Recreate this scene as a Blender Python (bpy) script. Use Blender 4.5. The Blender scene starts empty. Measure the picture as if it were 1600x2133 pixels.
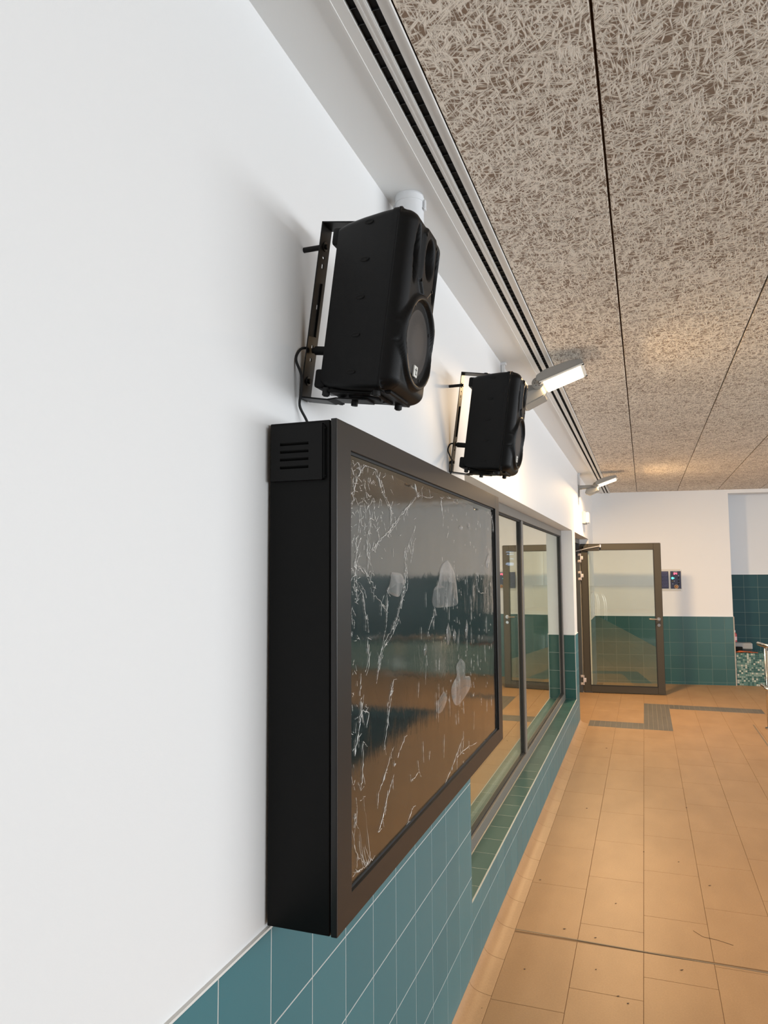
import bpy, bmesh, math, random
from mathutils import Matrix, Vector
random.seed(7)
S = bpy.context.scene
COL = S.collection
# ------------------------------------------------------------------ camera
F, YAW, PITCH, ROLL, CX, CZ = 1511.28, 0.3428, 0.0804, -0.0057, 0.7595, 1.7777
def cam_axes():
    cy, sy, cp, sp = math.cos(YAW), math.sin(YAW), math.cos(PITCH), math.sin(PITCH)
    fwd = Vector((-sy*cp, cy*cp, sp)); right = Vector((cy, sy, 0)); up = right.cross(fwd)
    cr, sr = math.cos(ROLL), math.sin(ROLL)
    return cr*right + sr*up, -sr*right + cr*up, fwd
r_, u_, f_ = cam_axes()
cd = bpy.data.cameras.new('camera'); cam = bpy.data.objects.new('camera', cd); COL.objects.link(cam)
cd.sensor_fit = 'HORIZONTAL'; cd.sensor_width = 36; cd.lens = F/1600*36; cd.clip_start = 0.02
cam.matrix_world = Matrix(((r_.x, u_.x, -f_.x, CX), (r_.y, u_.y, -f_.y, 0), (r_.z, u_.z, -f_.z, CZ), (0, 0, 0, 1)))
S.camera = cam
# ------------------------------------------------------------------ world, daylight, exposure
w = bpy.data.worlds.new('world'); S.world = w; w.use_nodes = True
w.node_tree.nodes['Background'].inputs[0].default_value = (0.75, 0.85, 1, 1)
w.node_tree.nodes['Background'].inputs[1].default_value = 0.6
vs = S.view_settings; vs.view_transform = 'Standard'; vs.look = 'None'; vs.gamma = 1; vs.use_curve_mapping = False
vs.exposure = -0.28
def area(name, loc, rot, sx, sy, power, col, spread=180):
    l = bpy.data.lights.new(name, 'AREA'); l.shape = 'RECTANGLE'; l.size = sx; l.size_y = sy
    l.energy = power; l.color = col; l.spread = math.radians(spread)
    o = bpy.data.objects.new(name, l); COL.objects.link(o); o.location = loc; o.rotation_euler = rot
    return o
RX = 8.0; BY = -12.0; PI = math.pi
# daylight entering the window band of the pool hall (right wall) and the back wall windows
area('daylight_right_windows', (RX-0.15, 2.2, 1.75), (0, PI/2, 0), 1.9, 16.4, 960, (0.90, 0.95, 1.0))
area('daylight_back_windows', (6.4, BY+0.15, 1.75), (-PI/2, 0, 0), 2.2, 1.9, 30, (0.90, 0.95, 1.0))
# ------------------------------------------------------------------ materials
MATS = {}
def mat(name, color, rough=0.5, metal=0.0, spec=0.5, coat=0.0, noise=0, namp=0.08, bump=0, bscale=50, emit=None, estr=0, ior=None):
    if name in MATS: return MATS[name]
    m = bpy.data.materials.new(name); m.use_nodes = True; nt = m.node_tree; b = nt.nodes['Principled BSDF']
    b.inputs['Base Color'].default_value = (*color, 1); b.inputs['Roughness'].default_value = rough
    b.inputs['Metallic'].default_value = metal; b.inputs['Specular IOR Level'].default_value = spec
    b.inputs['Coat Weight'].default_value = coat
    if ior: b.inputs['IOR'].default_value = ior
    if emit: b.inputs['Emission Color'].default_value = (*emit, 1); b.inputs['Emission Strength'].default_value = estr
    tc = nt.nodes.new('ShaderNodeTexCoord')
    if noise:
        n = nt.nodes.new('ShaderNodeTexNoise'); n.inputs['Scale'].default_value = noise; n.inputs['Detail'].default_value = 5
        nt.links.new(tc.outputs['Object'], n.inputs['Vector'])
        r = nt.nodes.new('ShaderNodeMapRange'); r.inputs['From Min'].default_value = 0.3; r.inputs['From Max'].default_value = 0.7
        r.inputs['To Min'].default_value = 1-namp; r.inputs['To Max'].default_value = 1+namp
        nt.links.new(n.outputs['Fac'], r.inputs['Value'])
        v = nt.nodes.new('ShaderNodeVectorMath'); v.operation = 'SCALE'; v.inputs[0].default_value = color
        nt.links.new(r.outputs['Result'], v.inputs['Scale']); nt.links.new(v.outputs[0], b.inputs['Base Color'])
    if bump:
        n2 = nt.nodes.new('ShaderNodeTexNoise'); n2.inputs['Scale'].default_value = bscale; n2.inputs['Detail'].default_value = 4
        nt.links.new(tc.outputs['Object'], n2.inputs['Vector'])
        bp = nt.nodes.new('ShaderNodeBump'); bp.inputs['Strength'].default_value = bump; bp.inputs['Distance'].default_value = 0.002
        nt.links.new(n2.outputs['Fac'], bp.inputs['Height']); nt.links.new(bp.outputs[0], b.inputs['Normal'])
    MATS[name] = m; return m
PAINT = mat('wall_paint', (0.76, 0.755, 0.745), 0.6, bump=0.08, bscale=300)
SOFF = mat('soffit_paint', (0.88, 0.885, 0.87), 0.6, bump=0.05, bscale=200)
GROUT = mat('wall_grout', (0.46, 0.46, 0.43), 0.8)
FGROUT = mat('floor_grout', (0.25, 0.155, 0.085), 0.9)
STEEL = mat('brushed_steel', (0.6, 0.59, 0.57), 0.25, metal=1)
FRAME = mat('window_frame_paint', (0.155, 0.145, 0.13), 0.4, spec=0.5)
GASK = mat('black_gasket', (0.01, 0.01, 0.01), 0.6)
BLK = mat('black_satin_metal', (0.005, 0.005, 0.0048), 0.4, spec=0.15)
BLKF = mat('black_door_metal', (0.008, 0.0065, 0.0055), 0.36, spec=0.5)
PLAST = mat('black_speaker_plastic', (0.0035, 0.0035, 0.0036), 0.42, spec=0.20, bump=0.25, bscale=900)
RUB = mat('black_rubber', (0.006, 0.006, 0.006), 0.7)
WPLAS = mat('white_plastic', (0.78, 0.79, 0.80), 0.35)
GREYM = mat('grey_cast_metal', (0.27, 0.27, 0.26), 0.45, spec=0.5)
VENT = mat('vent_aluminium', (0.78, 0.77, 0.74), 0.4, spec=0.5)
DARK = mat('dark_void', (0.004, 0.004, 0.004), 0.9)  # near-black that paints shade in hollows; also colours small clips and screws

def tile_mat(name, ca, cb, rough, coat=0.0):
    m = bpy.data.materials.new(name); m.use_nodes = True; nt = m.node_tree; b = nt.nodes['Principled BSDF']
    oi = nt.nodes.new('ShaderNodeObjectInfo'); mx = nt.nodes.new('ShaderNodeMix'); mx.data_type = 'RGBA'
    mx.inputs['A'].default_value = (*ca, 1); mx.inputs['B'].default_value = (*cb, 1)
    nt.links.new(oi.outputs['Random'], mx.inputs['Factor']); nt.links.new(mx.outputs['Result'], b.inputs['Base Color'])
    b.inputs['Roughness'].default_value = rough; b.inputs['Coat Weight'].default_value = coat
    tc = nt.nodes.new('ShaderNodeTexCoord'); n = nt.nodes.new('ShaderNodeTexNoise'); n.inputs['Scale'].default_value = 9
    nt.links.new(tc.outputs['Object'], n.inputs['Vector'])
    bp = nt.nodes.new('ShaderNodeBump'); bp.inputs['Strength'].default_value = 0.12; bp.inputs['Distance'].default_value = 0.002
    nt.links.new(n.outputs['Fac'], bp.inputs['Height']); nt.links.new(bp.outputs[0], b.inputs['Normal'])
    return m
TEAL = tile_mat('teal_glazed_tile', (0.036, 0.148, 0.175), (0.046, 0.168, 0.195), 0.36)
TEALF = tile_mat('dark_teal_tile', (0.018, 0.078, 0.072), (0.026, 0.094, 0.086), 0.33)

def floor_mat(name='tan_stone_tile', c1=(0.325, 0.188, 0.090), c2=(0.42, 0.250, 0.124)):
    m = bpy.data.materials.new(name); m.use_nodes = True; nt = m.node_tree; b = nt.nodes['Principled BSDF']
    geo = nt.nodes.new('ShaderNodeNewGeometry')
    n1 = nt.nodes.new('ShaderNodeTexNoise'); n1.inputs['Scale'].default_value = 130; n1.inputs['Detail'].default_value = 6; n1.inputs['Roughness'].default_value = 0.8
    n2 = nt.nodes.new('ShaderNodeTexNoise'); n2.inputs['Scale'].default_value = 2.2; n2.inputs['Detail'].default_value = 6
    mp = nt.nodes.new('ShaderNodeMapping'); mp.inputs['Scale'].default_value = (2.2, 1, 1)
    nt.links.new(geo.outputs['Position'], n1.inputs['Vector']); nt.links.new(geo.outputs['Position'], mp.inputs[0]); nt.links.new(mp.outputs[0], n2.inputs['Vector'])
    oi = nt.nodes.new('ShaderNodeObjectInfo')
    a = nt.nodes.new('ShaderNodeMath'); a.operation = 'MULTIPLY_ADD'; a.inputs[1].default_value = 0.12
    nt.links.new(oi.outputs['Random'], a.inputs[0]); nt.links.new(n2.outputs['Fac'], a.inputs[2])
    s = nt.nodes.new('ShaderNodeMath'); s.operation = 'MULTIPLY_ADD'; s.inputs[1].default_value = 1.6
    nt.links.new(n1.outputs['Fac'], s.inputs[0]); nt.links.new(a.outputs[0], s.inputs[2])
    r = nt.nodes.new('ShaderNodeMapRange'); r.inputs['From Min'].default_value = 1.0; r.inputs['From Max'].default_value = 1.65
    nt.links.new(s.outputs[0], r.inputs['Value'])
    mx = nt.nodes.new('ShaderNodeMix'); mx.data_type = 'RGBA'; mx.inputs['A'].default_value = (*c1, 1); mx.inputs['B'].default_value = (*c2, 1)
    nt.links.new(r.outputs['Result'], mx.inputs['Factor']); nt.links.new(mx.outputs['Result'], b.inputs['Base Color'])
    b.inputs['Roughness'].default_value = 0.42; b.inputs['Specular IOR Level'].default_value = 0.45
    bp = nt.nodes.new('ShaderNodeBump'); bp.inputs['Strength'].default_value = 0.15; bp.inputs['Distance'].default_value = 0.001
    nt.links.new(n1.outputs['Fac'], bp.inputs['Height']); nt.links.new(bp.outputs[0], b.inputs['Normal'])
    return m
FLOOR = floor_mat(); BAND = floor_mat('grey_paving_bar', (0.105, 0.09, 0.075), (0.16, 0.14, 0.12))

def woodwool():
    m = bpy.data.materials.new('wood_wool_board'); m.use_nodes = True; nt = m.node_tree; b = nt.nodes['Principled BSDF']
    tc = nt.nodes.new('ShaderNodeTexCoord'); oi = nt.nodes.new('ShaderNodeObjectInfo')
    off = nt.nodes.new('ShaderNodeVectorMath'); off.operation = 'ADD'
    sc = nt.nodes.new('ShaderNodeVectorMath'); sc.operation = 'SCALE'; sc.inputs[0].default_value = (31, 17, 5)
    nt.links.new(oi.outputs['Random'], sc.inputs['Scale']); nt.links.new(tc.outputs['Object'], off.inputs[0]); nt.links.new(sc.outputs[0], off.inputs[1])
    prev = None
    for i, (s, k, wd, ang) in enumerate([(112, 1.5, .13, 0.2), (98, 1.7, .12, 0.85), (118, 1.5, .13, 1.4), (102, 1.6, .12, 2.0), (126, 1.3, .12, 2.6), (94, 1.8, .11, 3.0)]):
        m0 = nt.nodes.new('ShaderNodeMapping'); m0.inputs['Rotation'].default_value = (0, 0, ang); m0.inputs['Location'].default_value = (i*7.3, i*3.1, i*11.7)
        mp = nt.nodes.new('ShaderNodeMapping'); mp.inputs['Scale'].default_value = (1.0, 0.13, 1)
        nt.links.new(off.outputs[0], m0.inputs[0]); nt.links.new(m0.outputs[0], mp.inputs[0])
        n = nt.nodes.new('ShaderNodeTexNoise'); n.inputs['Scale'].default_value = s; n.inputs['Detail'].default_value = 1.2; n.inputs['Roughness'].default_value = 0.45
        nt.links.new(mp.outputs[0], n.inputs['Vector'])
        mu = nt.nodes.new('ShaderNodeMath'); mu.operation = 'MULTIPLY'; mu.inputs[1].default_value = k*1.5
        fr = nt.nodes.new('ShaderNodeMath'); fr.operation = 'FRACT'
        sb = nt.nodes.new('ShaderNodeMath'); sb.operation = 'SUBTRACT'; sb.inputs[1].default_value = 0.5
        ab = nt.nodes.new('ShaderNodeMath'); ab.operation = 'ABSOLUTE'
        mr = nt.nodes.new('ShaderNodeMapRange'); mr.inputs['From Min'].default_value = 0.0; mr.inputs['From Max'].default_value = wd*1.6
        mr.inputs['To Min'].default_value = 1.0; mr.inputs['To Max'].default_value = 0.0
        nt.links.new(n.outputs['Fac'], mu.inputs[0]); nt.links.new(mu.outputs[0], fr.inputs[0]); nt.links.new(fr.outputs[0], sb.inputs[0])
        nt.links.new(sb.outputs[0], ab.inputs[0]); nt.links.new(ab.outputs[0], mr.inputs['Value'])
        if prev is None: prev = mr.outputs['Result']
        else:
            dm = nt.nodes.new('ShaderNodeMath'); dm.operation = 'MAXIMUM'
            nt.links.new(prev, dm.inputs[0]); nt.links.new(mr.outputs['Result'], dm.inputs[1]); prev = dm.outputs[0]
    big = nt.nodes.new('ShaderNodeTexNoise'); big.inputs['Scale'].default_value = 2.5; nt.links.new(off.outputs[0], big.inputs['Vector'])
    add = nt.nodes.new('ShaderNodeMath'); add.operation = 'MULTIPLY_ADD'; add.inputs[1].default_value = 0.35
    sub = nt.nodes.new('ShaderNodeMath'); sub.operation = 'SUBTRACT'; sub.inputs[1].default_value = 0.17
    nt.links.new(big.outputs['Fac'], add.inputs[0]); nt.links.new(prev, add.inputs[2]); nt.links.new(add.outputs[0], sub.inputs[0])
    cr = nt.nodes.new('ShaderNodeValToRGB'); e = cr.color_ramp.elements
    e[0].position = 0.0; e[0].color = (0.30, 0.215, 0.155, 1); e[1].position = 0.85; e[1].color = (1.0, 0.91, 0.79, 1)
    nt.links.new(sub.outputs[0], cr.inputs[0]); nt.links.new(cr.outputs[0], b.inputs['Base Color'])
    bp = nt.nodes.new('ShaderNodeBump'); bp.inputs['Strength'].default_value = 0.7; bp.inputs['Distance'].default_value = 0.003
    nt.links.new(prev, bp.inputs['Height']); nt.links.new(bp.outputs[0], b.inputs['Normal'])
    b.inputs['Roughness'].default_value = 0.95; b.inputs['Specular IOR Level'].default_value = 0.1
    return m
WOOL = woodwool()

def thin_ior(nt, fr, ior):
    # thin sheet: the same reflectance from either side
    ge = nt.nodes.new('ShaderNodeNewGeometry'); m = nt.nodes.new('ShaderNodeMath'); m.operation = 'MULTIPLY_ADD'
    m.inputs[1].default_value = 1/ior-ior; m.inputs[2].default_value = ior
    nt.links.new(ge.outputs['Backfacing'], m.inputs[0]); nt.links.new(m.outputs[0], fr.inputs[0])
def glass(name, tint=(0.86, 0.93, 0.88), ior=1.75, add=0.0, rough=0.0):
    m = bpy.data.materials.new(name); m.use_nodes = True; nt = m.node_tree; nt.nodes.clear()
    o = nt.nodes.new('ShaderNodeOutputMaterial'); mx = nt.nodes.new('ShaderNodeMixShader')
    t = nt.nodes.new('ShaderNodeBsdfTransparent'); t.inputs[0].default_value = (*tint, 1)
    g = nt.nodes.new('ShaderNodeBsdfGlossy'); g.inputs['Roughness'].default_value = rough; g.inputs[0].default_value = (0.93, 0.97, 0.92, 1)
    fr = nt.nodes.new('ShaderNodeFresnel'); thin_ior(nt, fr, ior)
    ad = nt.nodes.new('ShaderNodeMath'); ad.operation = 'ADD'; ad.use_clamp = True; ad.inputs[1].default_value = add
    nt.links.new(fr.outputs[0], ad.inputs[0]); nt.links.new(ad.outputs[0], mx.inputs[0])
    nt.links.new(t.outputs[0], mx.inputs[1]); nt.links.new(g.outputs[0], mx.inputs[2]); nt.links.new(mx.outputs[0], o.inputs[0])
    return m
GLW = glass('window_glass', (.95, .97, .93), ior=1.7, add=0.28); GLD = glass('door_glass', (0.95, 0.97, 0.93), ior=1.5, add=0.09)

def film_mat(name, milky, bumpy):
    m = bpy.data.materials.new(name); m.use_nodes = True; nt = m.node_tree; nt.nodes.clear()
    o = nt.nodes.new('ShaderNodeOutputMaterial'); t = nt.nodes.new('ShaderNodeBsdfTransparent')
    g = nt.nodes.new('ShaderNodeBsdfGlossy'); g.inputs['Roughness'].default_value = 0.05
    d = nt.nodes.new('ShaderNodeBsdfDiffuse'); d.inputs[0].default_value = (0.75, 0.72, 0.68, 1)
    m1 = nt.nodes.new('ShaderNodeMixShader'); m2 = nt.nodes.new('ShaderNodeMixShader')
    fr = nt.nodes.new('ShaderNodeFresnel'); thin_ior(nt, fr, 1.25)
    nt.links.new(fr.outputs[0], m1.inputs[0]); nt.links.new(t.outputs[0], m1.inputs[1]); nt.links.new(g.outputs[0], m1.inputs[2])
    tc = nt.nodes.new('ShaderNodeTexCoord'); n = nt.nodes.new('ShaderNodeTexNoise'); n.inputs['Scale'].default_value = 6; n.inputs['Detail'].default_value = 4; n.inputs['Roughness'].default_value = 0.55
    mp = nt.nodes.new('ShaderNodeMapping'); mp.inputs['Scale'].default_value = (1, 2.2, 0.8)
    nt.links.new(tc.outputs['Object'], mp.inputs[0]); nt.links.new(mp.outputs[0], n.inputs['Vector'])
    r = nt.nodes.new('ShaderNodeMapRange'); r.inputs['From Min'].default_value = 0.45; r.inputs['From Max'].default_value = 0.75
    r.inputs['To Min'].default_value = milky*0.5; r.inputs['To Max'].default_value = milky*1.6
    nt.links.new(n.outputs['Fac'], r.inputs['Value']); nt.links.new(r.outputs['Result'], m2.inputs[0])
    nt.links.new(m1.outputs[0], m2.inputs[1]); nt.links.new(d.outputs[0], m2.inputs[2]); nt.links.new(m2.outputs[0], o.inputs[0])
    if bumpy:
        n.inputs['Distortion'].default_value = 0.6
        bp = nt.nodes.new('ShaderNodeBump'); bp.inputs['Strength'].default_value = bumpy; bp.inputs['Distance'].default_value = 0.01
        nt.links.new(n.outputs['Fac'], bp.inputs['Height']); nt.links.new(bp.outputs[0], g.inputs['Normal'])
    return m
FILM = film_mat('clear_film', 0.004, 0.16); BLIS = film_mat('film_air_pocket', 0.20, 0.10)
CREASE = mat('film_crease_glint', (0.88, 0.86, 0.82), 0.10, spec=1.0)  # whitish base colour paints the glints along the film creases

# ------------------------------------------------------------------ helpers
def rawbox(bm, x0, x1, y0, y1, z0, z1, mi=0):
    x0, x1 = min(x0, x1), max(x0, x1); y0, y1 = min(y0, y1), max(y0, y1); z0, z1 = min(z0, z1), max(z0, z1)
    v = [bm.verts.new(c) for c in ((x0, y0, z0), (x1, y0, z0), (x1, y1, z0), (x0, y1, z0), (x0, y0, z1), (x1, y0, z1), (x1, y1, z1), (x0, y1, z1))]
    for q in ((3, 2, 1, 0), (4, 5, 6, 7), (0, 1, 5, 4), (1, 2, 6, 5), (2, 3, 7, 6), (3, 0, 4, 7)):
        f = bm.faces.new([v[i] for i in q]); f.material_index = mi
    return v
class MB:
    def __init__(s): s.bm = bmesh.new()
    def box(s, x0, x1, y0, y1, z0, z1, bev=0.0, seg=2):
        vv = rawbox(s.bm, x0, x1, y0, y1, z0, z1)
        if bev:
            ed = list({e for v in vv for e in v.link_edges})
            bmesh.ops.bevel(s.bm, geom=ed, offset=bev, segments=seg, affect='EDGES', profile=0.5)
        return s
    def cyl(s, a, b, r, r2=None, n=20):
        a = Vector(a); b = Vector(b); d = b-a
        q = bmesh.ops.create_cone(s.bm, cap_ends=True, segments=n, radius1=r, radius2=r if r2 is None else r2, depth=d.length)
        m = d.to_track_quat('Z', 'Y').to_matrix().to_4x4(); m.translation = (a+b)/2
        bmesh.ops.transform(s.bm, matrix=m, verts=q['verts']); return s
    def tube(s, pts, r, n=8, closed=False):
        pts = [Vector(p) for p in pts]; rings = []; N = len(pts)
        up = Vector((0.13, 0.27, 0.95))
        for i, p in enumerate(pts):
            t = (pts[min(i+1, N-1)]-pts[max(i-1, 0)]); t.normalize()
            a = t.cross(up)
            if a.length < 0.05: a = t.cross(Vector((1, 0, 0)))
            a.normalize(); b = t.cross(a)
            rr = r[i] if isinstance(r, (list, tuple)) else r
            rings.append([s.bm.verts.new(p+a*math.cos(2*PI*k/n)*rr+b*math.sin(2*PI*k/n)*rr) for k in range(n)])
        for i in range(N-1):
            for k in range(n): s.bm.faces.new((rings[i][k], rings[i][(k+1) % n], rings[i+1][(k+1) % n], rings[i+1][k]))
        s.bm.faces.new(rings[0][::-1]); s.bm.faces.new(rings[-1]); return s
    def prism(s, poly, axis, a, b):
        def mk(u, v, t): return {'x': (t, u, v), 'y': (u, t, v), 'z': (u, v, t)}[axis]
        A = [s.bm.verts.new(mk(u, v, a)) for u, v in poly]; B = [s.bm.verts.new(mk(u, v, b)) for u, v in poly]
        n = len(poly)
        for i in range(n): s.bm.faces.new((A[i], A[(i+1) % n], B[(i+1) % n], B[i]))
        s.bm.faces.new(A[::-1]); s.bm.faces.new(B); return s
    def build(s, name, m, parent=None, smooth=False):
        bmesh.ops.recalc_face_normals(s.bm, faces=s.bm.faces[:])
        me = bpy.data.meshes.new(name); s.bm.to_mesh(me); s.bm.free(); me.materials.append(m)
        if smooth:
            me.shade_smooth() if smooth is True else None
            if smooth == 'auto':
                me.shade_smooth(); me.set_sharp_from_angle(angle=math.radians(40))
        o = bpy.data.objects.new(name, me); COL.objects.link(o)
        if parent: o.parent = parent
        return o
def tag(o, label=None, cat=None, group=None, kind=None):
    if label: o['label'] = label
    if cat: o['category'] = cat
    if group: o['group'] = group
    if kind: o['kind'] = kind
    return o
def empty(name, loc=(0, 0, 0), rot=(0, 0, 0), parent=None):
    o = bpy.data.objects.new(name, None); COL.objects.link(o); o.location = loc; o.rotation_euler = rot
    if parent: o.parent = parent
    return o
def struct(name, mb, m, label=None, **k): return tag(mb.build(name, m, **k), label, kind='structure')
def smooth_path(pts, sub=6):
    pts = [Vector(p) for p in pts]; P = [pts[0]]+pts+[pts[-1]]; out = []
    for i in range(1, len(P)-2):
        for k in range(sub):
            t = k/sub; a, b, c, d = P[i-1], P[i], P[i+1], P[i+2]
            out.append(0.5*((2*b)+(-a+c)*t+(2*a-5*b+4*c-d)*t*t+(-a+3*b-3*c+d)*t*t*t))
    out.append(pts[-1]); return out
TMESH = {}
def tile_mesh(axis, a, b, m, th=0.006, ch=0.0012):
    gap = .0011 if axis == 'z' else .0016
    """chamfered tile a x b; axis = outward direction ('x','-y','z','y')"""
    key = (axis, round(a, 4), round(b, 4), m.name)
    if key in TMESH: return TMESH[key]
    bm = bmesh.new(); hs = a/2-gap; ht = b/2-gap
    def P(u, v, d): return {'x': (d, u, v), '-y': (u, -d, v), 'z': (u, v, d), 'y': (-u, d, v)}[axis]
    lo = [bm.verts.new(P(*q, 0)) for q in [(-hs, -ht), (hs, -ht), (hs, ht), (-hs, ht)]]
    mi = [bm.verts.new(P(*q, th-ch)) for q in [(-hs, -ht), (hs, -ht), (hs, ht), (-hs, ht)]]
    hi = [bm.verts.new(P(*q, th)) for q in [(-hs+ch, -ht+ch), (hs-ch, -ht+ch), (hs-ch, ht-ch), (-hs+ch, ht-ch)]]
    for A, B in ((lo, mi), (mi, hi)):
        for i in range(4): bm.faces.new((A[i], A[(i+1) % 4], B[(i+1) % 4], B[i]))
    bm.faces.new(hi); bm.faces.new(lo[::-1]); bmesh.ops.recalc_face_normals(bm, faces=bm.faces[:])
    me = bpy.data.meshes.new('tile'); bm.to_mesh(me); bm.free(); me.materials.append(m); TMESH[key] = me; return me
def tile(parent, name, axis, c, a, b, m, th=0.006, ch=0.0012, rz=0):
    o = bpy.data.objects.new(name, tile_mesh(axis, a, b, m, th, ch)); COL.objects.link(o); o.parent = parent; o.location = c
    if rz: o.rotation_euler = (0, 0, rz)
    return o
# ------------------------------------------------------------------ SETTING
ZC = 3.0; TT = 1.04; WY0 = 3.225; WY1 = 8.5; SILL = 0.33; WT = 2.22; DY0 = 8.84; DY1 = 11.09; XB = -0.26
FY = 12.1; FA = 0.13                                # far wall at x=0 and its turn
mb = MB()
mb.box(XB, 0, BY, WY0, -0.1, ZC+.15); mb.box(XB, 0, WY0, WY1, -0.1, SILL-.006); mb.box(XB, 0, WY0, WY1, WT, ZC+.15)
mb.box(XB, 0, WY1, DY0, -0.1, ZC+.15); mb.box(XB, 0, DY0, DY1, WT, ZC+.15); mb.box(XB, 0, DY1, FY+.2, -0.1, ZC+.15)
wall_left = struct('wall_left', mb, PAINT)
# tiled dado of the left wall: grout backing, then each tile
gb = MB(); gb.box(0, .0062, -1.5, WY0, .04, TT); gb.box(0, .0062, WY0, WY1, .04, SILL-.002); gb.box(0, .0062, WY1, DY0, .04, TT); gb.box(0, .0062, DY1, FY, .0, TT)
gb.build('grout', GROUT, wall_left)
sb = MB(); sb.box(0, .008, -1.5, WY0, TT, TT+.005); sb.box(0, .008, WY1-.0, DY0, TT, TT+.006); sb.build('sealant_bead', mat('sealant', (0.7, 0.68, 0.64), .5), wall_left)
def run_tiles(y0, y1, z0, z1, zg=TT, yg=1.2):
    ys = [y0]; k = math.ceil((y0-yg)/.2+1e-6)
    while yg+.2*k < y1-1e-6:
        if yg+.2*k-ys[-1] > .012: ys.append(yg+.2*k)
        k += 1
    ys.append(y1)
    zs = [z1]; k = 1
    while zg-.2*k > z0+1e-6:
        if zg-.2*k < z1-1e-3: zs.append(zg-.2*k)
        k += 1
    zs.append(z0)
    for a, b in zip(ys[:-1], ys[1:]):
        for c, d in zip(zs[1:], zs[:-1]):
            if d-c > .01: tile(wall_left, 'wall_tile', 'x', (.001, (a+b)/2, (c+d)/2), b-a, d-c, TEAL)
run_tiles(0.4, WY0, .04, TT); run_tiles(WY0, WY1, .04, SILL-.001); run_tiles(WY1, DY0, .04, TT)
run_tiles(DY1, FY, .0, TT)
# reveal tiles on the window pier and the sill tiles
for i in range(4):
    z1 = TT-.2*i; z0 = max(SILL, z1-.2)
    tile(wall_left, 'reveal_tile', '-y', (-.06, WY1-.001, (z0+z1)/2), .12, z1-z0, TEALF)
y = WY0; k = 0
while y < WY1-.01:
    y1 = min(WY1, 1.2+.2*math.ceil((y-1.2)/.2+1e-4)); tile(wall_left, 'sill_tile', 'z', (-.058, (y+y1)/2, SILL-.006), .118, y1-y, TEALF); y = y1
# jamb of the door opening
for z0, z1 in ((.04, .24), (.24, .44), (.44, .64), (.64, .84), (.84, 1.04)):
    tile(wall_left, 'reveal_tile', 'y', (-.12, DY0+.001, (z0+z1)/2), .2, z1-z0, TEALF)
sg = MB(); sg.box(-.122, .004, WY0, WY1, SILL-.010, SILL-.0006); sg.box(-.12, 0, WY1-.004, WY1-.0005, SILL, TT); sg.build('grout_sill', GROUT, wall_left)['label'] = 'pale grout bed of sill'

# floor
fl = MB(); fl.box(-2.8, 2.1, BY, 14.2, -.12, -.0028); fl.box(2.1, RX, 9.1, 14.2, -.12, -.0028); fl.box(7.4, RX, BY, 9.1, -.12, -.0028); fl.box(2.1, 7.4, BY, -9, -.12, -.0028)
floor = struct('floor', fl, FGROUT)
def band_split(col, y0, y1):
    segs = [(y0, y1)]
    ex = {0: [(8.73, 9.06)], 1: [(8.73, 9.06)], 2: [(8.73, 10.39)]}.get(col, [(10.09, 10.39)])
    if True:
        ex = ex+[(3.722, 3.738)] if col < 9 else ex
    for a, b in ex:
        new = []
        for p, q in segs:
            if b <= p or a >= q: new.append((p, q)); continue
            if a-p > .02: new.append((p, a))
            if q-b > .02: new.append((b, q))
        segs = new
    return segs
for col in range(7):
    x0 = .1+.3*col; x1 = min(x0+.3, 2.1)
    if col == 6: x1 = 2.1; x0 = 1.9
    y = 3.13-.6*8+(.19*col % .6)
    while y < 12.8:
        for a, b in band_split(col, max(y, -1), y+.6):
            if x0 > 1.95 and 0: continue
            tile(floor, 'floor_tile', 'z', ((x0+x1)/2, (a+b)/2, -.006), x1-x0-.0, b-a, FLOOR, .006, .0008)
        y += .6
for i in range(9):                                    # tiles beyond the pool end, right
    for j in range(6):
        tile(floor, 'floor_tile', 'z', (2.4+.6*i, 9.4+.6*j+.0, -.006), .6, .6, FLOOR, .006, .0008)
for i in range(4):
    tile(floor, 'floor_tile', 'z', (-.08, 8.84+.28+.56*i, -.006), .36, .56, FLOOR, .006, .0008)
# cove skirting pieces along the left wall
cp = [(0, .042), (.006, .042), (.012, .03), (.024, .0185), (.045, .0095), (.07, .004), (.099, .0005), (.099, -.004), (0, -.004)]
cm = MB(); cm.prism(cp, 'y', -.1488, .1488); c0 = cm.build('cove_tile', FLOOR, floor, smooth='auto'); c0.location = (.001, -.6, 0)
y = -.3
while y < DY0-.1:
    c = c0.copy(); COL.objects.link(c); c.location = (.001, y, 0); y += .3
    if abs(y-3.75) < .12: pass
# expansion joint across the floor
ej = MB(); ej.box(-.0, 2.1, -.004, .004, -.003, .0006); e = ej.build('expansion_joint', mat('joint_strip', (.20, .15, .10), .5), floor); e.location = (.004, 3.755, 0); e.rotation_euler = (0, 0, -.03); e['label'] = 'thin dark movement joint'
g2 = MB(); g2.box(1.868, 1.882, 8.3, 9.36, -.003, .0008); g2.build('expansion_joint', MATS['joint_strip'], floor)
# dark paving bars of the Z-shaped band
def bars(x0, x1, y0, y1, n, rows):
    wv = (x1-x0)/n; h = (y1-y0)/rows
    for i in range(n):
        for j in range(rows): tile(floor, 'paving_bar', 'z', (x0+wv*(i+.5), y0+h*(j+.5), -.006), wv, h, BAND, .0062, .0008)
bars(.1, .7, 8.73, 9.06, 10, 1); bars(.7, 1.006, 8.73, 10.39, 6, 2); bars(1.006, 2.1, 10.09, 10.39, 18, 1)
bg = MB(); bg.box(.1, 1.006, 8.73, 9.06, -.004, -.0006); bg.box(.7, 1.006, 9.06, 10.39, -.004, -.0006); bg.box(1.006, 2.1, 10.09, 10.39, -.004, -.0006); bg.build('grout', mat('band_grout', (.33, .28, .22), .8), floor)
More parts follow.
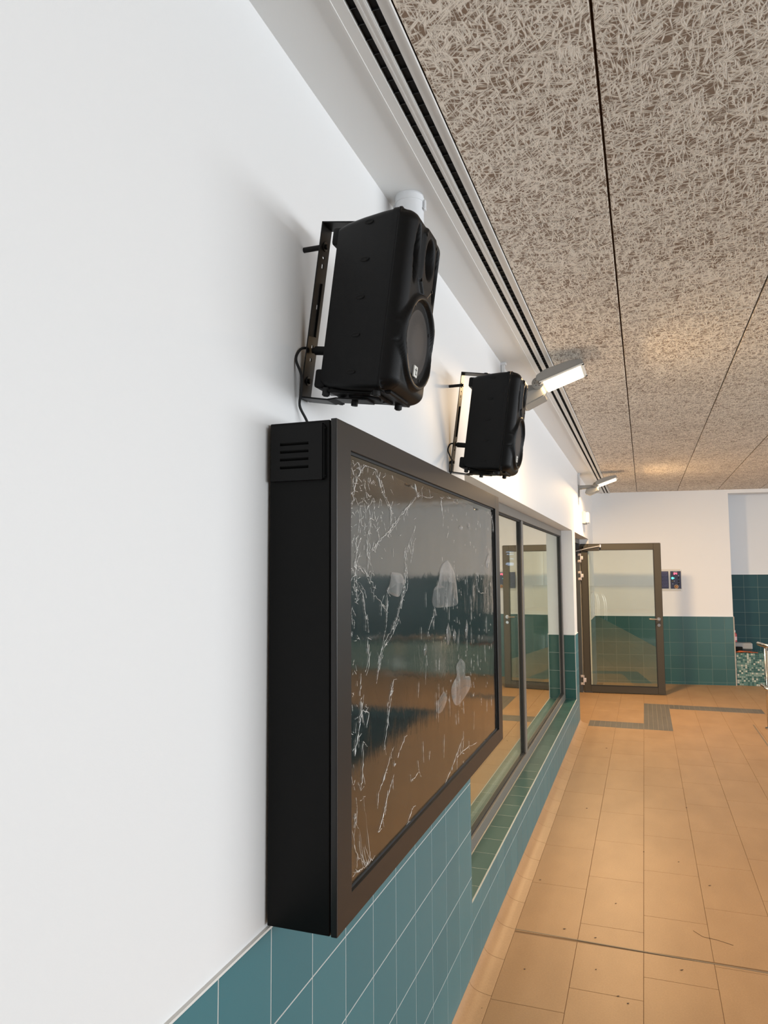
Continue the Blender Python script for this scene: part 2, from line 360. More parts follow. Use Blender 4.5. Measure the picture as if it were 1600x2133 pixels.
# specks of dirt
random.seed(3)
dm = MB()
for x, y, s in [(.14, 4.37, .006), (.03, 4.9, .004), (.07, 4.25, .005), (.3, 5.75, .007), (.35, 7.7, .009), (.33, 3.83, .007), (.48, 3.79, .006), (.56, 4.2, .005), (.6, 3.32, .006), (.64, 3.28, .005), (.86, 3.62, .008), (.5, 3.5, .004), (.2, 3.4, .004), (.08, 3.05, .006), (.05, 3.0, .006), (1.05, 4.6, .008), (1.3, 3.8, .007), (.7, 5.0, .004), (1.0, 6.0, .006), (.9, 4.9, .005), (.07, 3.12, .005)]:
    dm.tube([(x-s, y-s*.4, .0018), (x, y, .0022), (x+s*.8, y+s*.9, .0016)], [.0008, .0018, .0007], 5)
tag(dm.build('dirt_specks', mat('dirt', (.06, .04, .03), .9), floor), kind='stuff')
ck = MB(); ck.tube([(.93, 4.02, .0002), (.97, 3.97, .0003), (1.03, 3.96, .0003), (1.10, 3.93, .0002)], .0013, 5); ck.build('hairline_crack', mat('crack', (.10, .06, .04), .9), floor)

# ceiling
cl = MB(); cl.box(-.3, RX, BY, 14.2, ZC+.022, ZC+.2); ceiling = struct('ceiling', cl, mat('ceiling_void', (.10, .055, .03), .9))
random.seed(11)
def cpanel(x0, x1, y0, y1):
    me = tile_mesh('z', x1-x0-.004, y1-y0-.002, WOOL, .022, .003)
    o = bpy.data.objects.new('ceiling_panel', me); COL.objects.link(o); o.parent = ceiling; o.location = ((x0+x1)/2, (y0+y1)/2, ZC+.0225); o.rotation_euler = (PI, 0, 0)
xs = [.285, .69, 1.29, 1.875, 2.475, 3.075, 3.675]; ph = [2.69-9.6, 3.87-9.6, 3.32-9.6, 5.0-9.6, 3.87-9.6, 2.69-9.6]
for i in range(6):
    y = ph[i]
    while y < 13:
        if y+2.36 > -2: cpanel(xs[i], xs[i+1], max(y, -2), min(y+2.36, 13.2))
        y += 2.36
bp_ = MB(); bp_.box(3.68, RX, BY, 13.3, ZC, ZC+.022); bp_.box(.285, 3.68, BY, -2.0, ZC, ZC+.022); tag(bp_.build('ceiling_panel_field', WOOL, ceiling), kind='stuff')
so = MB(); so.box(-.02, .166, BY, 12.5, ZC, ZC+.05); so.build('soffit_board', SOFF, ceiling)

# far wall (slightly turned), recess, right and back walls
fw = empty('wall_far', (0, FY, 0), (0, 0, FA)); tag(fw, kind='structure')
FW = 2.04
m_ = MB(); m_.box(-.5, FW, 0, .3, -.1, ZC+.15); m_.build('wall_panel', PAINT, fw)
m_ = MB(); m_.box(FW, RX-1, .0, .3, ZC-.055, ZC+.15); bh = struct('trim_1', m_, PAINT); bh.location = (0, FY, 0); bh.rotation_euler = (0, 0, FA)
m_ = MB(); m_.box(0, FW-.001, -.0062, 0, 0, TT); m_.build('grout', mat('far_grout', (.15, .20, .18), .8), fw)
m_ = MB(); m_.box(0, FW, -.008, 0, TT, TT+.012); m_.build('tile_edge_trim', WPLAS, fw)
m_ = MB(); m_.box(FW-.002, FW+.012, -.008, .2, 0, TT); m_.build('corner_trim', mat('corner_strip', (.42, .36, .30), .5), fw)
xx = [0]+[.1109+.2*k for k in range(10)]+[FW-.004]
xx = [0, .11, .31, .51, .71, .91, 1.11, 1.31, 1.51, 1.71, 1.91, FW-.004]
for a, b in zip(xx[:-1], xx[1:]):
    for j in range(6):
        z1 = TT-.2*j; z0 = max(0, z1-.2)
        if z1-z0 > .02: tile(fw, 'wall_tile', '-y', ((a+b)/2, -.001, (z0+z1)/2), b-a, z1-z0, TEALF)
rec = empty('wall_recess', (2.0, 12.9, 0), (0, 0, 0)); tag(rec, kind='structure')
m_ = MB(); m_.box(-.2, RX-2, .0, .2, -.1, ZC+.15); m_.build('wall_panel', mat('wall_paint_cool_light', (.70, .72, .74), .6), rec)  # cool daylight tint is painted into the recess wall colour
m_ = MB(); m_.box(-.2, RX-2, -.0062, 0, .45, 1.68); m_.build('grout', MATS['far_grout'], rec)
m_ = MB(); m_.box(-.2, RX-2, -.008, 0, 1.68, 1.69); m_.build('tile_edge_trim', WPLAS, rec)
for i in range(16):
    for j in range(6):
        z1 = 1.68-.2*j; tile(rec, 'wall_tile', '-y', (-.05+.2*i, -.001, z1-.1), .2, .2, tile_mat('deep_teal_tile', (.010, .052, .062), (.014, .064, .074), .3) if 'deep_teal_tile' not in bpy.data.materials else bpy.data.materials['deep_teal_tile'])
wr = MB()
wr.box(RX, RX+.25, BY, 14.2, -.1, .75); wr.box(RX, RX+.25, BY, 14.2, 2.75, ZC+.15)
for a, b in ((BY, -6.0), (10.5, 14.2)): wr.box(RX, RX+.25, a, b, .75, 2.75)
struct('wall_right', wr, PAINT)
wbk = MB(); wbk.box(-.3, 5.3, BY-.25, BY, -.1, ZC+.15); wbk.box(5.3, 7.5, BY-.25, BY, -.1, .75); wbk.box(5.3, 7.5, BY-.25, BY, 2.75, ZC+.15); wbk.box(7.5, RX+.25, BY-.25, BY, -.1, ZC+.15)
wbo = struct('wall_back', wbk, PAINT)
t_ = MB(); t_.box(-.3, RX, BY, BY+.01, 0, 1.04); t_.build('tile_dado', mat('teal_dado', (.03, .095, .09), .3), wbo)
# room behind the window
ir = MB(); ir.box(-2.9, -2.8, 2.8, 11.6, -.1, 2.8); ir.box(-2.8, XB, 2.8, 2.9, -.1, 2.8); ir.box(-2.8, XB, 11.5, 11.6, -.1, 2.8); ir.box(-2.8, XB, 2.8, 11.6, 2.7, 2.8)
struct('wall_inner_room', ir, mat('inner_room_paint', (.62, .63, .55), .7))

ill = area('inner_room_fill', (-1.5, 7, 2.65), (0, 0, 0), .5, 4, 90, (1, .95, .80))  # added fill without a fixture, brightens what shows through the window glass
# window_1
w1 = empty('window_1', (-.13, WY0, SILL)); tag(w1, kind='structure')
L = WY1-WY0; Hh = WT-SILL
def wbx(name, x0, x1, y0, y1, z0, z1, m=FRAME, bev=.002):
    return MB().box(x0, x1, y0, y1, z0, z1, bev, 1).build(name, m, w1)
wbx('sill_rail', -.06, .008, 0, L, 0, .062); wbx('head_rail', -.06, .008, 0, L, Hh-.062, Hh)
wbx('mullion', -.06, .008, L-.06, L, .062, Hh-.062); wbx('mullion', -.06, .008, 0, .06, .062, Hh-.062); wbx('mullion', -.06, .006, 2.42, 2.49, .062, Hh-.062)
gk = MB()
for a, b in ((.06, 2.42), (2.49, L-.06)):
    for q in ((a, a+.012, .062, Hh-.062), (b-.022, b, .062, Hh-.062), (a, b, .062, .074), (a, b, Hh-.074, Hh-.062)): gk.box(-.02, -.004, *q)
gk.build('gasket', GASK, w1)
for a, b in ((.06, 2.42), (2.49, L-.06)): MB().box(-.022, -.016, a, b, .062, Hh-.062).build('pane', GLW, w1)
# lit information display inside the room (behind the glass)
ds = empty('information_display', (-1.06, 10.8, 1.92)); tag(ds, 'small hanging lit display with pale blue lines, seen behind the wall window glass', 'display')
MB().box(-.16, .16, 0, .03, -.17, .17, .005).build('housing', mat('display_grey', (.35, .35, .33), .5), ds)
m_ = MB()
for z, a, b in ((.12, -.1, .02), (.085, -.09, .03), (.02, -.04, .1), (.005, .0, .12), (-.045, -.1, .04), (-.06, -.11, .13), (-.075, -.08, .12)): m_.box(a, b, -.004, -.0005, z-.006, z+.008)
m_.build('lit_lines', mat('pale_blue_light', (.3, .4, .8), .5, emit=(.45, .6, 1), estr=3.2), ds)
# ------------------------------------------------------------------ door_1: frame in the opening and open glazed leaf
d1 = empty('door_1', (0, 0, 0)); tag(d1, kind='structure')
j = MB(); j.box(-.26, -.13, DY1-.07, DY1, 0, WT-.0, .002, 1); j.box(-.26, -.13, DY0, DY0+.07, 0, WT, .002, 1); j.box(-.26, -.13, DY0+.07, DY1-.07, WT-.07, WT, .002, 1); j.build('door_frame', mat('door_frame_grey', (.06, .065, .065), .4), d1)
cr_ = MB(); cr_.box(-.275, -.262, DY0, DY1, 0, WT); cr_.build('doorway_black_sheet', DARK, d1)  # black sheet painted in for the unlit space beyond the opening
leaf = empty('door_leaf', (-.108, 11.03, .01), (0, 0, .085), d1)
DW, DH = 1.10, 2.135
def lf(name, x0, x1, y0, y1, z0, z1, m=FRAME, bev=.003):
    return MB().box(x0, x1, y0, y1, z0, z1, bev, 1).build(name, m, leaf)
DFR = mat('door_leaf_paint', (.052, .043, .029), .42)
m_ = MB(); m_.box(0, .092, -.0, .055, 0, DH, .003, 1); m_.box(DW-.095, DW, 0, .055, 0, DH, .003, 1); m_.box(.092, DW-.095, 0, .055, 0, .098, .003, 1); m_.box(.092, DW-.095, 0, .055, DH-.088, DH, .003, 1)
m_.build('leaf_frame', DFR, leaf)
m_ = MB()
for q in ((.088, .098, .098, DH-.088), (DW-.101, DW-.091, .098, DH-.088), (.092, DW-.095, .094, .103), (.092, DW-.095, DH-.093, DH-.084)): m_.box(q[0], q[1], -.0025, .03, q[2], q[3])
m_.box(DW-.006, DW+.004, .004, .056, 0, DH); m_.box(0, DW, .03, .056, DH-.002, DH+.006)
m_.build('gasket', GASK, leaf)
MB().box(.095, DW-.098, .02, .028, .1, DH-.09).build('pane', GLD, leaf)
m_ = MB(); m_.tube(smooth_path([(1.045, 0, 1.055), (1.045, -.045, 1.055), (1.03, -.055, 1.055), (.98, -.056, 1.055), (.915, -.052, 1.057)], 5), .0095, 10); m_.cyl((1.045, -.008, 1.055), (1.045, 0, 1.055), .026); m_.cyl((1.045, -.006, .97), (1.045, 0, .97), .022); m_.build('lever_handle', STEEL, leaf, smooth='auto')
m_ = MB(); m_.box(.03, .26, -.045, 0, DH-.10, DH-.035, .006); m_.build('closer_body', mat('closer_black', (.03, .025, .02), .4), leaf)
m_ = MB(); m_.tube([(-.07, -.065, DH-.1), (.10, -.062, DH-.06), (.27, -.06, DH-.03)], .008, 8); m_.cyl((.27, -.06, DH-.05), (.27, -.06, DH-.01), .014); m_.build('closer_arm', mat('closer_silver', (.65, .62, .60), .35, metal=.4), leaf, smooth='auto')
HG = mat('hinge_satin', (.62, .54, .50), .35, metal=.3)
for z0, z1 in ((1.87, 2.0), (1.61, 1.74), (.10, .24)):
    m_ = MB(); m_.box(-.05, -.004, -.012, .004, z0, z0+.035, .003); m_.box(-.05, -.004, -.012, .004, z1-.035, z1, .003); m_.box(-.012, .028, -.012, 0, z0+.04, z1-.04, .003); m_.cyl((-.008, -.012, z0), (-.008, -.012, z1), .008, n=12)
    for z in (z0+.018, z1-.018): m_.cyl((-.034, -.016, z), (-.034, -.012, z), .006, n=10)
    m_.build('hinge', HG, leaf, smooth='auto')
# ------------------------------------------------------------------ OBJECTS
def pb(mb, name, m, root, smooth=False, label=None):
    """mesh given in world coordinates becomes a child of root"""
    o = mb.build(name, m, None, smooth); o.data.transform(root.matrix_basis.inverted()); o.parent = root
    if label: o['label'] = label
    return o
# ---- display cabinet
CY0, CY1, CZ0, CZ1, CD = 1.378, 3.178, 1.052, 2.097, .164
cab = empty('display_cabinet', (0, (CY0+CY1)/2, CZ0)); tag(cab, 'large black wall display cabinet with film-covered glass screen above teal tiles', 'display case')
bpy.context.view_layer.update()
m_ = MB(); m_.box(.0065, .147, CY0+.002, CY1-.002, CZ0, CZ1-.002, .002, 2); pb(m_, 'body', BLK, cab)
IY0, IY1, IZ0, IZ1 = 1.457, 3.098, 1.109, 2.040
m_ = MB()
for q in ((CY0, IY0, CZ0, CZ1), (IY1, CY1, CZ0, CZ1)): m_.box(.150, CD, q[0], q[1], q[2], q[3], .0018, 2)
for q in ((IY0-.004, IY1+.004, CZ0, IZ0), (IY0-.004, IY1+.004, IZ1, CZ1)): m_.box(.1502, CD-.0002, q[0], q[1], q[2], q[3], .0006, 1)
pb(m_, 'front_door', BLKF, cab)
m_ = MB(); m_.box(.146, .151, CY0+.006, CY1-.006, CZ0+.006, CZ1-.006); pb(m_, 'door_seal', RUB, cab)
SCR = glass('screen_glass', (0, 0, 0), ior=2.1, add=0.04, rough=0.075)
_n = SCR.node_tree; _t = [x for x in _n.nodes if x.type == 'BSDF_TRANSPARENT'][0]; _d = _n.nodes.new('ShaderNodeBsdfDiffuse'); _d.inputs[0].default_value = (.006, .006, .006, 1)
_mx = [x for x in _n.nodes if x.type == 'MIX_SHADER'][0]; _n.links.new(_d.outputs[0], _mx.inputs[1])
m_ = MB(); m_.box(.1510, .1535, IY0-.003, IY1+.003, IZ0-.003, IZ1+.003); scr = pb(m_, 'screen', SCR, cab)
m_ = MB()
for q in ((IY0, IY0+.006, IZ0, IZ1), (IY1-.006, IY1, IZ0, IZ1), (IY0, IY1, IZ0, IZ0+.006), (IY0, IY1, IZ1-.006, IZ1)): m_.box(.1535, .156, *q)
pb(m_, 'screen_gasket', GASK, cab)
for y in (1.62, 2.08, 2.62):
    m_ = MB(); m_.box(.09, .135, y, y+.05, CZ1-.003, CZ1+.006, .002, 1); pb(m_, 'top_tab', BLK, cab)
# vent cover with four louvres on the near side
vx = lambda x: x
m_ = MB()
S0, S1 = .036, .103; zs = [2.0465, 2.030, 2.0135, 1.9965]; hh = .0032
X0, X1, Z0, Z1 = .014, .134, 1.968, 2.087; ya, yb = CY0-.009, CY0-.0075
m_.box(X0, S0, ya, yb, Z0, Z1); m_.box(S1, X1, ya, yb, Z0, Z1)
edges = [Z1]+[v for z in zs for v in (z+hh, z-hh)]+[Z0]
for a, b in zip(edges[0::2], edges[1::2]): m_.box(S0, S1, ya, yb, b, a)
m_.box(X0, X1, yb, CY0+.002, Z1-.0015, Z1); m_.box(X0, X1, yb, CY0+.002, Z0, Z0+.0015); m_.box(X1-.0015, X1, yb, CY0+.002, Z0, Z1); m_.box(X0, X0+.0015, yb, CY0+.002, Z0, Z1)
vc = pb(m_, 'vent_cover', mat('black_vent_plate', (.006, .006, .006), .4, spec=.18), cab)
for z in zs:
    m_ = MB(); m_.prism([(CY0-.0086, z+hh), (CY0-.0078, z+hh), (CY0-.002, z-hh), (CY0-.0028, z-hh)], 'x', S0, S1); pb(m_, 'louvre', BLK, cab)
m_ = MB(); m_.box(S0-.004, S1+.004, CY0-.0015, CY0+.001, Z0+.01, Z1-.01); pb(m_, 'vent_dark_backing', DARK, cab)  # near-black plate paints the dark inside behind the louvres
m_ = MB(); m_.box(X1+.001, X1+.0035, CY0-.006, CY0+.002, Z0+.003, Z1-.003); m_.cyl((X1+.004, CY0-.004, Z1-.01), (X1+.004, CY0-.001, Z1-.01), .0018, n=10); m_.cyl((X1+.004, CY0-.004, Z0+.008), (X1+.004, CY0-.001, Z0+.008), .0018, n=10); pb(m_, 'vent_flange', BLK, cab)
# protective film: an undulating sheet in front of the screen, creases and air pockets on it
from mathutils import noise as NZ
def fdep(y, z):
    a = NZ.noise(Vector((y*5, z*7, 3)))*.5+NZ.noise(Vector((y*16, z*11, 9)))*.25
    return .1545+.0016*(a+.5)
bm = bmesh.new(); NY, NZN = 150, 90; g = []
for i in range(NY+1):
    row = []
    for k in range(NZN+1):
        y = IY0+.004+(IY1-IY0-.008)*i/NY; z = IZ0+.004+(IZ1-.010-IZ0-.008)*k/NZN
        if k == NZN: z -= .008+.010*NZ.noise(Vector((y*6, 0, 0)))
        if k == 0: z += .002+.004*NZ.noise(Vector((y*5, 4, 0)))
        row.append(bm.verts.new((fdep(y, z), y, z)))
    g.append(row)
for i in range(NY):
    for k in range(NZN): bm.faces.new((g[i][k], g[i+1][k], g[i+1][k+1], g[i][k+1]))
fm = MB(); fm.bm.free(); fm.bm = bm; film = pb(fm, 'protective_film', FILM, cab, True, 'clear wrinkled protective film peeling on the screen')
CR = [[(1.584, 2.032), (1.628, 2.028), (1.665, 1.991), (1.702, 1.956), (1.741, 1.936), (1.743, 1.906), (1.72, 1.878)], [(1.975, 1.988), (1.883, 1.947), (1.782, 1.902), (1.71, 1.868), (1.644, 1.843), (1.608, 1.823)], [(1.584, 2.03), (1.534, 2.003), (1.502, 1.97), (1.494, 1.957)], [(1.596, 1.906), (1.583, 1.871), (1.578, 1.834), (1.582, 1.804), (1.603, 1.774)], [(1.94, 1.882), (1.897, 1.851), (1.868, 1.818), (1.861, 1.78), (1.863, 1.741), (1.831, 1.704), (1.798, 1.662), (1.756, 1.628), (1.696, 1.595), (1.658, 1.561), (1.644, 1.532)], [(1.541, 1.881), (1.525, 1.845), (1.509, 1.818), (1.501, 1.786), (1.497, 1.751)], [(1.509, 1.792), (1.573, 1.762), (1.616, 1.728), (1.669, 1.698), (1.712, 1.676)], [(1.713, 1.725), (1.712, 1.676), (1.701, 1.632), (1.677, 1.596)], [(1.508, 1.751), (1.548, 1.724), (1.564, 1.676), (1.576, 1.624), (1.575, 1.565), (1.53, 1.513), (1.522, 1.457)], [(1.758, 1.504), (1.732, 1.466), (1.712, 1.422)], [(1.951, 2.030), (1.981, 1.996), (2.021, 2.011)], [(1.981, 1.992), (2.116, 1.997), (2.237, 2.008), (2.337, 2.018), (2.445, 2.02)], [(2.237, 2.0), (2.258, 1.939), (2.305, 1.882)], [(2.147, 1.665), (2.124, 1.634), (2.073, 1.599)], [(2.736, 1.739), (2.779, 1.693), (2.9, 1.685)], [(1.618, 1.951), (1.566, 1.913), (1.525, 1.886)], [(1.94, 1.856), (1.926, 1.823)], [(2.981, 2.015), (3.06, 1.997), (3.085, 1.965), (3.088, 1.943)], [(1.743, 1.464), (1.715, 1.417), (1.688, 1.36)], [(1.845, 1.343), (1.786, 1.303), (1.757, 1.289)], [(1.735, 1.326), (1.695, 1.291), (1.645, 1.26)], [(1.748, 1.263), (1.703, 1.227), (1.668, 1.19), (1.639, 1.169)], [(2.462, 1.195), (2.337, 1.145), (2.25, 1.118)], [(2.496, 1.189), (2.476, 1.154)], [(1.548, 1.276), (1.509, 1.265), (1.495, 1.239), (1.488, 1.209), (1.508, 1.165), (1.565, 1.121)], [(1.532, 1.491), (1.539, 1.463), (1.517, 1.423), (1.496, 1.377)], [(1.546, 1.397), (1.542, 1.33), (1.53, 1.294)], [(2.836, 1.118), (2.575, 1.155), (2.401, 1.156), (2.483, 1.124)], [(1.912, 1.144), (1.87, 1.123)], [(1.97, 1.223), (1.893, 1.215)], [(1.539, 1.468), (1.584, 1.452)]]
random.seed(21)
cm_ = MB()
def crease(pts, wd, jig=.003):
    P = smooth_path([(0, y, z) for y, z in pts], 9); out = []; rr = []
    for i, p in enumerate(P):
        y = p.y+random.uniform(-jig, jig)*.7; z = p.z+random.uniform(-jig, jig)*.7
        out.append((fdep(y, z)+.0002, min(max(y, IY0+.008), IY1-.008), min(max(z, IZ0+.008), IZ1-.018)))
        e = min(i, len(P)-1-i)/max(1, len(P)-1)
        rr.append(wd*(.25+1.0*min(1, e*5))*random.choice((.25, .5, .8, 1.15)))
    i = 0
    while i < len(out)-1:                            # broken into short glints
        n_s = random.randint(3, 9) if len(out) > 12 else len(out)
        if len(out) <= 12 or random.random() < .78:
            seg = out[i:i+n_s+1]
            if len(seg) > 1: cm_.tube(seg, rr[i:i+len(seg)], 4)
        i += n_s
for n_, pts in enumerate(CR):
    crease(pts, .0006, .0035)
    if n_ in (0, 1, 3, 4, 6, 8): crease([(y+random.uniform(.006, .014), z+random.uniform(-.006, .006)) for y, z in pts], .00045, .004)
    if n_ in (1, 4, 6): crease([(y-random.uniform(.006, .012), z+random.uniform(-.005, .005)) for y, z in pts], .0004, .004)
    for (y, z) in pts:                               # short side wrinkles fanning from each crease
        for _ in range(2):
            a = random.uniform(-2.4, 2.4); l = random.uniform(.012, .04)
            crease([(y, z), (y+math.cos(a)*l*.8, z+math.sin(a)*l)], .00035, .0015)
for _ in range(210):                                 # fine crumple near the top-left and the left border
    z = random.choice((random.uniform(1.86, 2.02), random.uniform(1.7, 2.02), random.uniform(1.7, 2.02), random.uniform(1.3, 2.0))); y = IY0+.01+abs(random.gauss(0, .15 if z > 1.8 else .04))
    a = random.uniform(0, PI); l = random.uniform(.006, .028)
    crease([(y, z), (y+math.cos(a)*l, z+math.sin(a)*l*.9)], .0004, .001)
for _ in range(90):
    y = random.uniform(2.2, 3.05); z = random.uniform(1.3, 1.98); a = random.gauss(PI/2, .5); l = random.uniform(.006, .022)
    crease([(y, z), (y+math.cos(a)*l, z+math.sin(a)*l)], .0004, .001)
for _ in range(46):                                  # long fine vertical streaks of the right half
    y = random.uniform(1.95, 3.0); z = random.uniform(1.25, 1.75); crease([(y, z), (y+random.uniform(-.01, .01), z-random.uniform(.02, .08))], .0004, .0008)
for _ in range(12):                                  # corner folds at the bottom
    y = IY0+.02+random.random()*.1; crease([(y, 1.12+(random.random())*.12), (y+.03, 1.12+.01), (y+.06, 1.125)], .0003, .002)
o = pb(cm_, 'crease_lines', CREASE, cab); o.parent = film; tag(o, kind='stuff')
BL = [[(2.31, 1.811), (2.228, 1.788), (2.187, 1.735), (2.142, 1.72), (2.132, 1.669), (2.302, 1.659), (2.424, 1.66), (2.435, 1.69), (2.403, 1.766)], [(1.748, 1.773), (1.733, 1.744), (1.713, 1.725), (1.799, 1.709), (1.832, 1.728), (1.854, 1.745), (1.822, 1.769)], [(2.469, 1.475), (2.404, 1.456), (2.411, 1.425), (2.339, 1.397), (2.346, 1.358), (2.423, 1.324), (2.6, 1.353), (2.603, 1.394), (2.533, 1.408), (2.535, 1.449)], [(2.241, 1.4), (2.171, 1.379), (2.163, 1.346), (2.223, 1.343), (2.28, 1.373)], [(2.308, 1.608), (2.282, 1.583), (2.296, 1.536), (2.339, 1.566)], [(2.045, 1.568), (2.025, 1.551), (2.037, 1.531), (2.058, 1.552)], [(2.384, 1.583), (2.365, 1.559), (2.39, 1.54), (2.404, 1.564)], [(3.007, 1.86), (2.91, 1.805), (2.961, 1.784), (3.032, 1.822)], [(2.565, 1.602), (2.542, 1.558), (2.56, 1.533), (2.579, 1.573)], [(2.496, 1.935), (2.476, 1.925), (2.505, 1.917), (2.525, 1.93)], [(2.619, 1.952), (2.607, 1.937), (2.638, 1.924), (2.643, 1.939)]]
for poly in BL:
    P = smooth_path([(0, y, z) for y, z in poly+[poly[0]]], 4)[:-1]
    c = sum(P, Vector())/len(P); bm = bmesh.new()
    r0 = [bm.verts.new((fdep(p.y, p.z)+.0003, p.y, p.z)) for p in P]
    r1 = [bm.verts.new((fdep(p.y, p.z)+.0022, c.y+(p.y-c.y)*.8, c.z+(p.z-c.z)*.8)) for p in P]
    ce = bm.verts.new((.1545+.0035, c.y, c.z)); n = len(P)
    for i in range(n): bm.faces.new((r0[i], r0[(i+1) % n], r1[(i+1) % n], r1[i])); bm.faces.new((r1[i], r1[(i+1) % n], ce))
    q = MB(); q.bm.free(); q.bm = bm; b_ = pb(q, 'air_pocket', BLIS, cab, True); b_.parent = film

# ---- loudspeaker
def rrect(a, hb, ht, r, n=5):
    pts = []
    for cx, cz, s in ((a-r, ht-r, 0), (-a+r, ht-r, 1), (-a+r, hb+r, 2), (a-r, hb+r, 3)):
        for k in range(n+1):
            t = PI/2*(s+k/n); pts.append((cx+r*math.cos(t), cz+r*math.sin(t)))
    return pts
SA, SH, SD = .112, .402, .212
def sstep(t): t = max(0, min(1, t)); return t*t*(3-2*t)
def front_u(y, h):
    d = min(SA-abs(y), h+.001, SH+.001-h)
    # rounded outline corners
    rc = .03; qx = max(0, abs(y)-(SA-rc)); qz = max(0, max(h-(SH-rc), rc-h)); 
    if qx > 0 and qz > 0: d = rc-math.hypot(qx, qz)
    d = max(0, d); t = min(1, d/.026); u = .190+.036*math.sqrt(max(0, 1-(1-t)**2))
    for s in (-1, 1):
        e = 1-((y-s*.073)/.019)**2-((h-.310)/.070)**2
        if e > 0: u -= .034*sstep(e*1.3)
    if abs(y) < .047 and .232 < h < .388:
        e = min((.047-abs(y))/.006, (h-.232-max(0, (abs(y)-.015))*.9)/.006, (.388-h-max(0, abs(y)-.03)*1.2)/.006)
        u += .007*sstep(e)
    e = 1-(y/.034)**2-((h-.322)/.05)**2
    if e > 0: u -= .038*sstep(e*1.1)
    r = math.hypot(y, h-.128)
    if r < .112: u = max(u, .215)
    if .092 < r < .110: u += .011*sstep(min((r-.092)/.005, (.110-r)/.006))
    return u
def make_speaker(loc, label, badge_text=True):
    root = empty('loudspeaker', loc, (0, .135, 0)); tag(root, label, 'loudspeaker', 'black loudspeakers on wall brackets')
    secs = [(.018, .040, .030, .370, .012), (.020, .054, .016, .384, .014), (.045, .064, .004, .392, .016), (.09, .080, .0, .397, .016), (.14, .096, -.001, .401, .016), (.170, .104, -.001, .402, .014), (.1705, .106, -.0015, .4035, .014), (.184, .109, -.0015, .4035, .014)]
    bm = bmesh.new(); rings = [[bm.verts.new((u, p[0], p[1])) for p in rrect(a, hb, ht, r)] for u, a, hb, ht, r in secs]
    n = len(rings[0])
    for A, B in zip(rings[:-1], rings[1:]):
        for i in range(n): bm.faces.new((A[i], A[(i+1) % n], B[(i+1) % n], B[i]))
    bm.faces.new(rings[0]); bm.faces.new(rings[-1][::-1]); q = MB(); q.bm.free(); q.bm = bm
    q.box(.001, .03, -.048, .048, .006, .05, .006); q.box(.001, .03, -.048, .048, .345, .386, .006)
    q.build('rear_shell', PLAST, root, 'auto')
    # front baffle: height field with horn mouth, ports and woofer surround
    bm = bmesh.new(); NW, NH = 84, 150; g = []
    for i in range(NW+1):
        row = []
        for k in range(NH+1):
            y = -SA+2*SA*i/NW; h = -.001+(SH+.002)*k/NH
            # pull the grid inside rounded outline
            rc = .014; yy, h2 = y, h
            qx = abs(y)-(SA-rc); qz = max(h-(SH-rc), rc-h)
            if qx > 0 and qz > 0:
                L_ = math.hypot(qx, qz); m__ = max(qx, qz)
                if L_ > 0: f = m__/L_; yy = math.copysign(SA-rc+qx*f, y); h2 = (SH-rc+qz*f) if h > .2 else rc-qz*f
            row.append(bm.verts.new((front_u(y, h), yy, h2)))
        g.append(row)
    for i in range(NW):
        for k in range(NH): bm.faces.new((g[i][k], g[i+1][k], g[i+1][k+1], g[i][k+1]))
    bd = [g[i][0] for i in range(NW+1)]+[g[NW][k] for k in range(1, NH+1)]+[g[i][NH] for i in range(NW-1, -1, -1)]+[g[0][k] for k in range(NH-1, 0, -1)]
    back = [bm.verts.new((.1855, v.co.y, v.co.z)) for v in bd]; n = len(bd)
    for i in range(n): bm.faces.new((bd[i], bd[(i+1) % n], back[(i+1) % n], back[i]))
    bm.faces.new(back); q = MB(); q.bm.free(); q.bm = bm; q.build('front_baffle', PLAST, root, True)
    # perforated grille
    GR = MATS.get('grille_mesh')
    if GR is None:
        GR = mat('grille_mesh', (.016, .015, .014), .45, spec=.5); nt = GR.node_tree; b = nt.nodes['Principled BSDF']
        tc = nt.nodes.new('ShaderNodeTexCoord'); mp = nt.nodes.new('ShaderNodeMapping'); mp.inputs['Rotation'].default_value = (.78, 0, 0)
        vo = nt.nodes.new('ShaderNodeTexVoronoi'); vo.inputs['Scale'].default_value = 330; vo.inputs['Randomness'].default_value = 0
        nt.links.new(tc.outputs['Object'], mp.inputs[0]); nt.links.new(mp.outputs[0], vo.inputs['Vector'])
        r = nt.nodes.new('ShaderNodeMapRange'); r.inputs['From Min'].default_value = .28; r.inputs['From Max'].default_value = .4
        nt.links.new(vo.outputs['Distance'], r.inputs['Value'])
        mx = nt.nodes.new('ShaderNodeMix'); mx.data_type = 'RGBA'; mx.inputs['A'].default_value = (.001, .001, .001, 1); mx.inputs['B'].default_value = (.035, .03, .027, 1)
        nt.links.new(r.outputs['Result'], mx.inputs['Factor']); nt.links.new(mx.outputs['Result'], b.inputs['Base Color'])
        bp = nt.nodes.new('ShaderNodeBump'); bp.inputs['Strength'].default_value = .5; bp.inputs['Distance'].default_value = .001
        nt.links.new(r.outputs['Result'], bp.inputs['Height']); nt.links.new(bp.outputs[0], b.inputs['Normal'])
    bm = bmesh.new(); ce = bm.verts.new((.2290, 0, .128)); prev = None; first = None; rr = [.02, .04, .06, .075, .085, .0925]; R = []
    for r in rr: R.append([bm.verts.new((.2290-.9*(r**2)*.6, r*math.cos(2*PI*k/48), .128+r*math.sin(2*PI*k/48))) for k in range(48)])
    for k in range(48): bm.faces.new((ce, R[0][k], R[0][(k+1) % 48]))
    for A, B in zip(R[:-1], R[1:]):
        for k in range(48): bm.faces.new((A[k], B[k], B[(k+1) % 48], A[(k+1) % 48]))
    q = MB(); q.bm.free(); q.bm = bm; gr = q.build('woofer_grille', GR, root, True)
